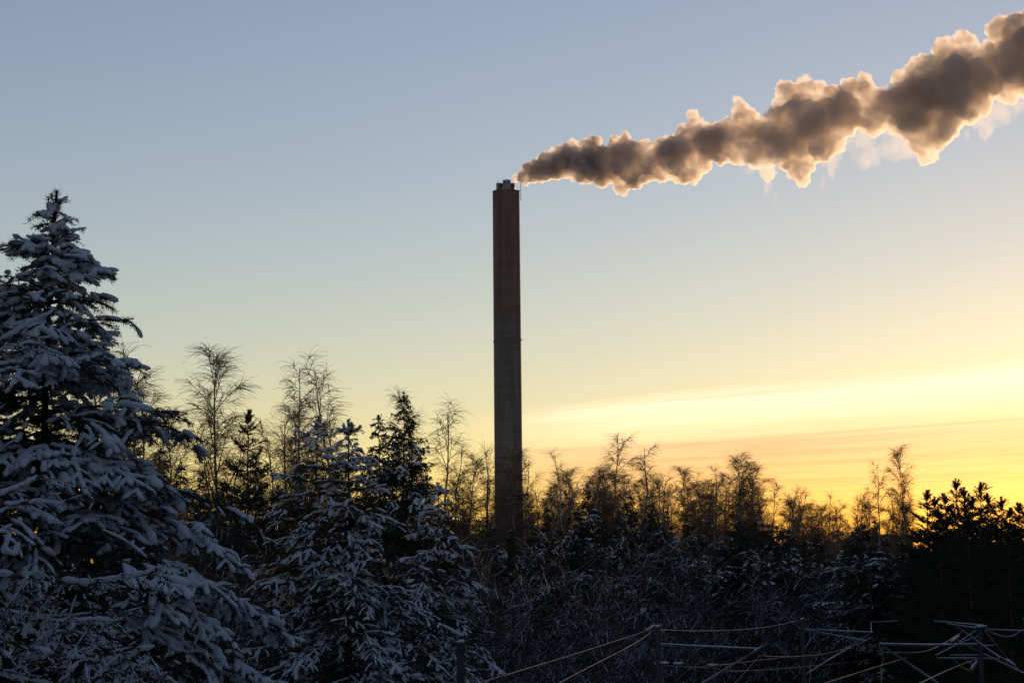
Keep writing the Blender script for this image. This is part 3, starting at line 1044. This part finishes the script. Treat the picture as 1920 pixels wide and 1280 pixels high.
# ------------------------------------------------------------------ snow-dusted brush
oQ = dict(stems=7, lean=.42, lp=1.1, r=.045, limbs=9, t0=.12, spread=.34, e0=50, e1=4, e2=5, sstep=.7, tw=2, tl=.8, te=30, rs=.013, rt=.009, wob=.5)
BU = [bare_tree('willow_shrub', s_, 9.0, dict(oQ, stems=st_, lean=ln_), m_twig_snow, m_twig_snow) for s_, st_, ln_ in ((71, 7, .55), (72, 6, .75), (73, 9, .42))]
gl = 'bare leafless shrub with snow-dusted twigs in the dark thicket'
first = [True] * 3
spots = [(905, 960, 58, 1, 0.2), (960, 935, 62, 1, 0.0), (1040, 1000, 70, 0, 1.0), (1110, 985, 75, 1, .4), (1180, 1000, 80, 0, 2.), (1250, 990, 85, 1, 3.), (1320, 1005, 80, 2, .6), (1390, 1000, 85, 0, 1.3),
         (1455, 1010, 90, 1, 2.2), (1520, 1020, 80, 2, 3.1), (1590, 1020, 85, 0, 4.), (1650, 1015, 80, 1, 5.), (1700, 1030, 85, 2, .7), (1000, 1040, 60, 2, 5.1), (1070, 1060, 58, 1, 3.3), (1140, 1075, 64, 0, .1),
         (1215, 1060, 66, 2, 1.1), (1290, 1070, 70, 1, 4.2), (1350, 1080, 72, 0, 2.4), (1430, 1075, 68, 2, 3.6), (1500, 1085, 72, 1, .9), (1570, 1090, 70, 0, 1.9), (1640, 1085, 68, 2, 2.9), (1710, 1080, 66, 1, 3.9),
         (1780, 1090, 64, 0, 4.9), (1850, 1085, 66, 2, 5.9), (1910, 1090, 62, 1, .5), (440, 1010, 60, 0, 1.5), (400, 990, 75, 1, 2.5), (470, 1070, 52, 2, 3.5), (360, 950, 80, 0, 4.5), (430, 1120, 46, 1, 5.5),
         (500, 1000, 80, 2, .25), (330, 1000, 70, 1, 1.25), (890, 1050, 62, 0, 2.25), (940, 1090, 58, 2, 3.25), (1000, 1130, 56, 0, 4.25), (1090, 1140, 60, 1, 5.25), (1190, 1130, 58, 2, .75), (1310, 1140, 62, 0, 1.75),
         (1400, 1150, 60, 1, 2.75), (1480, 1140, 64, 2, 3.75), (1560, 1150, 60, 0, 4.75), (1650, 1145, 62, 1, 5.75), (1740, 1150, 60, 2, .15), (1830, 1150, 58, 0, 1.15), (450, 1180, 50, 0, 2.15), (520, 1100, 70, 1, 3.15)]
for px_, py_, yd, v_, rz in spots:
    c_ = BU[v_] if first[v_] else copy_tree(BU[v_])
    first[v_] = False
    place(c_, px_, py_, max(yd * rng.uniform(.95, 1.2), 90 + rng.uniform(0, 18) if px_ > 1150 else 66 if px_ > 880 else 0), 9.0, rz)
    tag(c_, gl, 'shrub', 'snow-dusted shrubs of the thicket')

# ------------------------------------------------------------------ far hall with a snowy arched roof
HD = 420.0
hp0, hp1 = at(1606, 1016, HD), at(1712, 1016, HD)
zc_ = float(at(1660, 1004, HD)[2])
hw = (hp1[0] - hp0[0]) / 2
hall = empty('hall', ((hp0[0] + hp1[0]) / 2, HD, 0), 'low far hall with an arched snow-covered roof among the trees', 'building')
n = 18
xs = np.linspace(-hw, hw, n)
za = float(hp0[2]) + (zc_ - float(hp0[2])) * (1 - (xs / hw) ** 2)
mb = MB()
V = []
for yy in (0, 24):
    V += [[x_, yy, -.3] for x_ in xs] + [[x_, yy, z_] for x_, z_ in zip(xs, za)]
F = []
for b0 in (0, 2 * n):
    F += [[b0 + i, b0 + i + 1, b0 + n + i + 1, b0 + n + i] for i in range(n - 1)]
F += [[0, n, 3 * n, 2 * n], [n - 1, 2 * n - 1, 4 * n - 1, 3 * n - 1]]
mb.add(V, F)
mb.obj('wall', [m_hall], hall, False)
mb = MB()
V = []
for yy in (-.5, 24.5):
    V += [[x_ * 1.03, yy, z_ + .02] for x_, z_ in zip(xs, za)] + [[x_ * 1.03, yy, z_ + .35] for x_, z_ in zip(xs, za)]
F = [[i, i + 1, n + i + 1, n + i] for i in range(n - 1)] + [[n + i, n + i + 1, 3 * n + i + 1, 3 * n + i] for i in range(n - 1)]
F += [[2 * n + i, 3 * n + i, 3 * n + i + 1, 2 * n + i + 1] for i in range(n - 1)] + [[0, n, 3 * n, 2 * n], [n - 1, 3 * n - 1, 4 * n - 1, 2 * n - 1][::1]]
mb.add(V, F)
mb.obj('roof', [m_snow], hall, False)


# ------------------------------------------------------------------ railway masts and wires
def hbeam(mb, x, y, z0, z1, w_=.20, d_=.20, t_=.02):
    for (cx_, cy_, sx, sy) in ((0, -d_ / 2, w_, t_), (0, d_ / 2, w_, t_), (0, 0, t_, d_ - t_)):
        v = [[x + cx_ + a * sx / 2, y + cy_ + b * sy / 2, zz] for zz in (z0, z1) for a, b in ((-1, -1), (1, -1), (1, 1), (-1, 1))]
        mb.add(v, [[0, 1, 5, 4], [1, 2, 6, 5], [2, 3, 7, 6], [3, 0, 4, 7], [4, 5, 6, 7], [3, 2, 1, 0]])


def mast(px, top_py, Yd, label, width_px):
    tp_ = at(px, top_py, Yd)
    root = empty('railway_mast', (float(tp_[0]), Yd, -.2), label, 'mast', 'railway masts')
    mb = MB()
    w_ = width_px * Yd / FPX
    hbeam(mb, 0, 0, 0, tp_[2] + .2, w_, w_ * 1.1, .022)
    mb.obj('post', [m_mast], root, False)
    mb = MB()
    capsules(mb, [[-w_ * .32, 0, tp_[2] + .22]], [[w_ * .32, 0, tp_[2] + .23]], np.array([w_ * .42]), .55, res=(8, 5), lump=.1, freq=20, ext=.5)
    mb.obj('snow_cap', [m_snow], root)
    return root


def mpart(root, name, pts, r, material, Yd, dy=0.0, dy1=None):
    """tube through photo pixels, at the mast's depth plus dy (to dy1)"""
    n_ = len(pts)
    P = []
    for i, (px, py) in enumerate(pts):
        yy = Yd + dy + ((dy1 - dy) * i / (n_ - 1) if dy1 is not None else 0)
        q = at(px, py, yy)
        P.append([q[0] - root.location.x, q[1] - Yd, q[2] - root.location.z])
    mb = MB()
    tubes(mb, np.array(P), np.full(n_, r * .82), 8)
    return mb.obj(name, [material], root)


def insulator(root, px, py, Yd, tilt=0.0, dy=0.0):
    q = at(px, py, Yd + dy)
    c_ = np.array([q[0] - root.location.x, dy, q[2] - root.location.z])
    ax = np.array([math.cos(tilt), 0, math.sin(tilt)])
    mb = MB()
    tubes(mb, np.array([c_ - ax * .14, c_ + ax * .14]), np.array([.025, .025]), 8)
    for k_ in range(4):
        cc = c_ + ax * (-.1 + k_ * .066)
        capsules(mb, [cc - ax * .004], [cc + ax * .004], np.array([.06]), 1.0, lump=0, ext=.25)
    ins = mb.obj('insulator', [m_porcelain], root)
    mb = MB()
    capsules(mb, [c_ - ax * .12 + [0, 0, .06]], [c_ + ax * .12 + [0, 0, .06]], np.array([.05]), .7, lump=.2)
    mb.obj('snow', [m_snow], ins)


YA, YB, YC, YD_, YE = 45.0, 60.0, 82.0, 56.0, 70.0
mA_ = mast(863.5, 1204, YA, 'plain steel mast without arms standing in front of the snowy pines', 15)
mpart(mA_, 'earth_wire', [(873.6, 1203), (874.3, 1240), (875.5, 1330)], .011, m_copper, YA, -.13)
mB_ = mast(1233, 1174, YB, 'steel mast with one long snowy arm reaching to a slanted strut end', 8.5)
mpart(mB_, 'cantilever_arm', [(1238, 1207), (1421, 1215.5)], .040, m_steel, YB)
mpart(mB_, 'arm_end', [(1414, 1220), (1435, 1208)], .040, m_steel, YB, -.07)
mpart(mB_, 'strut', [(1420, 1218), (1315, 1281), (1262, 1313)], .038, m_steel, YB, .07)
mpart(mB_, 'earth_wire', [(1239.8, 1174), (1241.6, 1240), (1243.5, 1330)], .010, m_copper, YB, -.13)
mpart(mB_, 'dropper', [(1421, 1219), (1424.5, 1228), (1400, 1256), (1370, 1288)], .012, m_copper, YB, -.04)
mpart(mB_, 'bracket', [(1219, 1178), (1234, 1174)], .035, m_steel, YB, -.12)
for px_, py_ in ((1246, 1245), (1272, 1246), (1336, 1249)):
    insulator(mB_, px_, py_, YB, 0.0, -.1)
mpart(mB_, 'feeder_rod', [(1238, 1246), (1272, 1248.5), (1336, 1251), (1352, 1255)], .012, m_copper, YB, -.1)
insulator(mB_, 1220, 1179, YB, .5, -.15)
mC_ = mast(1504, 1160, YC, 'far slender mast with two thin snowy arms, between two bigger masts', 7)
mpart(mC_, 'cantilever_arm', [(1506, 1179), (1636, 1184.5)], .036, m_steel, YC)
mpart(mC_, 'stay', [(1512, 1180.5), (1625, 1200.5)], .030, m_steel, YC, -.08)
mpart(mC_, 'strut', [(1637, 1184), (1508, 1265), (1506, 1267)], .042, m_steel, YC, .08)
mpart(mC_, 'registration_arm', [(1632, 1196), (1590, 1216), (1545, 1242)], .022, m_steel, YC, -.1)
mpart(mC_, 'side_arm', [(1633, 1166), (1685, 1163)], .022, m_steel, YC, 1.5)
mpart(mC_, 'arm_end', [(1633, 1165), (1634, 1186)], .020, m_steel, YC, .9, .0)
mD_ = mast(1836.5, 1174, YD_, 'mast crowded with crossing braces, arms and cables beside the dark pines', 9)
mpart(mD_, 'cantilever_arm', [(1648, 1206.5), (1740, 1208), (1832, 1207)], .042, m_steel, YD_)
mpart(mD_, 'strut', [(1651, 1207), (1757, 1279), (1832, 1330)], .036, m_steel, YD_, .08)
mpart(mD_, 'dropper', [(1656, 1214), (1654, 1245), (1652, 1290)], .010, m_copper, YD_, -.05)
mpart(mD_, 'top_arm', [(1752, 1164), (1844, 1171.5)], .026, m_steel, YD_, .1)
mpart(mD_, 'top_arm', [(1776, 1169), (1836, 1177)], .024, m_steel, YD_, -.1)
mpart(mD_, 'top_bracket', [(1829, 1175), (1850, 1174)], .045, m_steel, YD_, -.14)
mpart(mD_, 'top_arm', [(1849, 1179), (1912, 1181.5), (1960, 1182)], .024, m_steel, YD_, -.05)
mpart(mD_, 'brace', [(1798, 1203), (1832, 1180)], .024, m_steel, YD_, -.1)
mpart(mD_, 'brace', [(1754, 1228), (1800, 1204.5), (1834, 1192)], .022, m_steel, YD_, -.22)
mpart(mD_, 'brace', [(1793, 1174), (1809, 1184), (1874, 1231.5)], .022, m_steel, YD_, -.3)
mpart(mD_, 'brace', [(1817, 1212), (1892, 1248), (1922, 1262)], .030, m_steel, YD_, .15)
mpart(mD_, 'brace', [(1841, 1210), (1902, 1246)], .024, m_steel, YD_, -.1)
mpart(mD_, 'stay', [(1846, 1181), (1880, 1222), (1900, 1245), (1916, 1260)], .012, m_copper, YD_, -.18)
mpart(mD_, 'side_arm', [(1757, 1233), (1831, 1233)], .026, m_steel, YD_, -.05)
mpart(mD_, 'side_arm', [(1780, 1227.5), (1840, 1227)], .022, m_steel, YD_, .16)
mpart(mD_, 'side_arm', [(1844, 1233.5), (1874, 1234), (1877, 1230)], .022, m_steel, YD_, -.05)
mpart(mD_, 'side_arm', [(1840, 1209), (1864, 1209.5)], .022, m_steel, YD_, 0)
mpart(mD_, 'jumper_cable', [(1848, 1180), (1866, 1188), (1885, 1193), (1901, 1191), (1922, 1177)], .020, m_steel, YD_, -.2)
mpart(mD_, 'jumper_cable', [(1796, 1212), (1805, 1230), (1824, 1247)], .012, m_steel, YD_, -.2)
mpart(mD_, 'jumper_cable', [(1787, 1234), (1803, 1250), (1825, 1259)], .012, m_copper, YD_, -.2)
insulator(mD_, 1826, 1250, YD_, .9, -.22)
insulator(mD_, 1791, 1200, YD_, .6, -.2)
insulator(mD_, 1895, 1244, YD_, -.6, -.2)
mE_ = mast(1921, 1160, YE, 'mast at the end of the cable loop from the crowded mast', 7)


def wire(pts, label, r=.010):
    """pts: photo pixel x, y and depth"""
    P = np.array([at(*q) for q in pts])
    tt = np.linspace(0, 1, len(P))
    ts = np.linspace(0, 1, 4 * len(P))
    if len(P) > 2:
        co = [np.polyfit(tt, P[:, k_], min(3, len(P) - 1)) for k_ in range(3)]
        P = np.stack([np.polyval(c_, ts) for c_ in co], 1)
    mb = MB()
    o0 = P[0].copy()
    tubes(mb, P - o0, np.full(len(P), r), 6)
    ob = mb.obj('overhead_wire', [m_copper])
    ob.location = o0
    tag(ob, label, 'wire', 'railway wires')
    return ob


wire([(840, 1297, 47), (896, 1280, 50), (1060, 1231, 55), (1220, 1179, 59.8)], 'golden wire rising steadily to the top bracket of the one-armed mast', .013)
wire([(1236, 1180, 59.9), (1330, 1182, 66), (1420, 1177, 74), (1504, 1161, 81.9)], 'slack wire strung between the one-armed mast and the far slender mast')
wire([(1425, 1228, 60), (1481, 1230.5, 66), (1535, 1226, 72), (1595, 1213, 77), (1638, 1191, 82)], 'sagging golden wire from the slanted strut end to the far mast arm', .012)
wire([(1345, 1246, 60), (1400, 1240, 66), (1476, 1231, 74), (1560, 1225, 84)], 'thin wire leaving the insulators level behind the sagging wire', .008)
wire([(1352, 1256, 60), (1460, 1253, 66), (1600, 1240, 75), (1700, 1228, 84)], 'lowest thin wire running level past the foot of the far mast', .008)
wire([(1500, 1294, 50), (1546, 1280, 53), (1619, 1257, 57), (1700, 1232, 62)], 'golden wire climbing steeply below the sagging wires', .009)
wire([(1657, 1222, 56), (1700, 1224, 57), (1730, 1219, 58), (1762, 1211, 59), (1806, 1182, 62)], 'golden wire curving up from the long level arm to the braces', .011)
wire([(1690, 1295, 48), (1725, 1280, 50), (1765, 1261, 52), (1801, 1246, 54), (1840, 1232, 56)], 'golden wire rising to the insulators of the crowded mast', .012)
wire([(1220, 1181, 59.8), (1205, 1196, 57), (1160, 1222, 52), (1100, 1252, 47), (1030, 1290, 42)], 'dull thin wire drooping away below the rising golden wire', .006)

# ------------------------------------------------------------------ alder limbs in front of the big pine
YL = 15.0
tx0 = at(-330, 1000, YL)
ald = empty('alder_tree', (float(tx0[0]), YL, -.2), 'bare alder with snow-topped limbs and little cones reaching before the big pine', 'tree')
ao = np.array([tx0[0], YL, -.2])
mb = MB()
zz = np.linspace(0, 13.5, 12)
tubes(mb, np.stack([.06 * np.sin(zz), .05 * np.cos(zz * .8), zz], 1), .13 * (1 - zz / 13.5) ** .8 + .012, 9)
mb.obj('trunk', [m_alder], ald)
rng = np.random.default_rng(3)


def limb(pts, r0, r1, yd0, yd1, twiggy=0, cones=False):
    px = np.array(pts, float)
    tt = np.linspace(0, 1, len(px))
    ts = np.linspace(0, 1, 22)
    xs_ = np.interp(ts, tt, px[:, 0]); ys_ = np.interp(ts, tt, px[:, 1])
    # smooth the corners
    for _ in range(2):
        xs_[1:-1] = (xs_[:-2] + 2 * xs_[1:-1] + xs_[2:]) / 4
        ys_[1:-1] = (ys_[:-2] + 2 * ys_[1:-1] + ys_[2:]) / 4
    P = np.array([at(a, b, yd0 + (yd1 - yd0) * c_) for a, b, c_ in zip(xs_, ys_, ts)]) - ao
    P[1:-1] += rng.normal(0, .006, (20, 3))
    rr = np.linspace(r0, r1, 22)
    mb = MB()
    tubes(mb, P, rr, 7)
    sn = MB()
    keep = rng.random(21) < .93
    capsules(sn, (P[:-1] + [0, 0, 1] * (rr[:-1] * .75)[:, None])[keep], (P[1:] + [0, 0, 1] * (rr[1:] * .75)[:, None])[keep], (rr[:-1] * .95 + .010)[keep] * rng.uniform(.8, 1.2, keep.sum()), 1.0, lump=.2, freq=50)
    tw, cn = [], []
    for _ in range(twiggy):
        p_, T = interp(P, rng.uniform(.15, 1))
        dv = unit(T * .6 + rng.normal(size=3) * .7)
        L_ = rng.uniform(.15, .5)
        e_ = math.asin(np.clip(dv[2], -1, 1))
        q = bend(p_, dv, L_, e_ + (R(-70) - e_) * rng.uniform(.2, .8), 5, rng, .15)
        tw.append(q)
        for s_ in np.linspace(.35, 1, 3):
            c_, T2 = interp(q, min(.99, s_))
            dv = unit(rng.normal(size=3) + [0, 0, -.5])
            q2 = bend(c_, dv, rng.uniform(.06, .16), R(-60), 5, rng, .2)
            tw.append(q2)
            if cones:
                for _k in range(2):
                    cn.append(q2[-1] + rng.normal(0, .018, 3))
    if tw:
        T_ = np.array(tw)
        tubes(mb, T_, np.repeat(np.linspace(.005, .0025, 5)[None], len(T_), 0), 3)
        kp = rng.random(len(T_)) < .75
        capsules(sn, T_[kp][:, 1] + [0, 0, .006], T_[kp][:, 3] + [0, 0, .006], np.full(kp.sum(), .0085), .9, res=(6, 4), lump=.3, freq=60)
    b = mb.obj('limb', [m_alder], ald)
    sn.obj('snow', [m_snow], b)['kind'] = 'stuff'
    if cn:
        cn = np.array(cn)
        cm = MB()
        capsules(cm, cn, cn + [0, 0, -.012], np.full(len(cn), .009), 1, res=(6, 4), lump=.2, freq=200)
        cm.obj('cone_cluster', [m_cone], b)['kind'] = 'stuff'
        kp = rng.random(len(cn)) < .6
        sc_ = MB()
        capsules(sc_, cn[kp] + [-.005, 0, .008], cn[kp] + [.005, 0, .008], np.full(kp.sum(), .010), .7, res=(6, 4), lump=.2)
        sc_.obj('cone_snow', [m_snow], b)['kind'] = 'stuff'


limb([(-330, 1120), (-120, 1085), (0, 1076), (60, 1082), (150, 1096), (220, 1087), (295, 1070), (318, 1064)], .026, .009, YL, YL - .6, 34, True)
limb([(50, 1084), (40, 1104), (14, 1136)], .010, .005, YL - .3, YL - .3, 8, True)
limb([(-330, 960), (-100, 950), (0, 946), (70, 941), (104, 944), (117, 957)], .018, .008, YL, YL - .3, 5)
limb([(-330, 1010), (-80, 960), (0, 925), (45, 907), (68, 893)], .016, .006, YL, YL + .4, 5)
limb([(-330, 1140), (-90, 1160), (0, 1194), (80, 1226), (180, 1241), (245, 1228), (288, 1212)], .024, .008, YL, YL - .5, 36, True)
limb([(175, 1241), (225, 1247), (265, 1248), (290, 1257)], .011, .006, YL - .3, YL - .5, 12, True)
limb([(-330, 800), (-80, 690), (0, 640), (50, 607), (98, 582)], .018, .006, YL, YL + .3, 12)
limb([(-330, 860), (-60, 700), (0, 655), (60, 640)], .014, .006, YL, YL + .6, 10)
limb([(-330, 1250), (-100, 1240), (0, 1262), (120, 1290), (240, 1310)], .018, .008, YL, YL - .3, 40, True)
limb([(-330, 1180), (-60, 1140), (40, 1150), (130, 1165), (230, 1160)], .014, .006, YL + .5, YL + .7, 40, True)
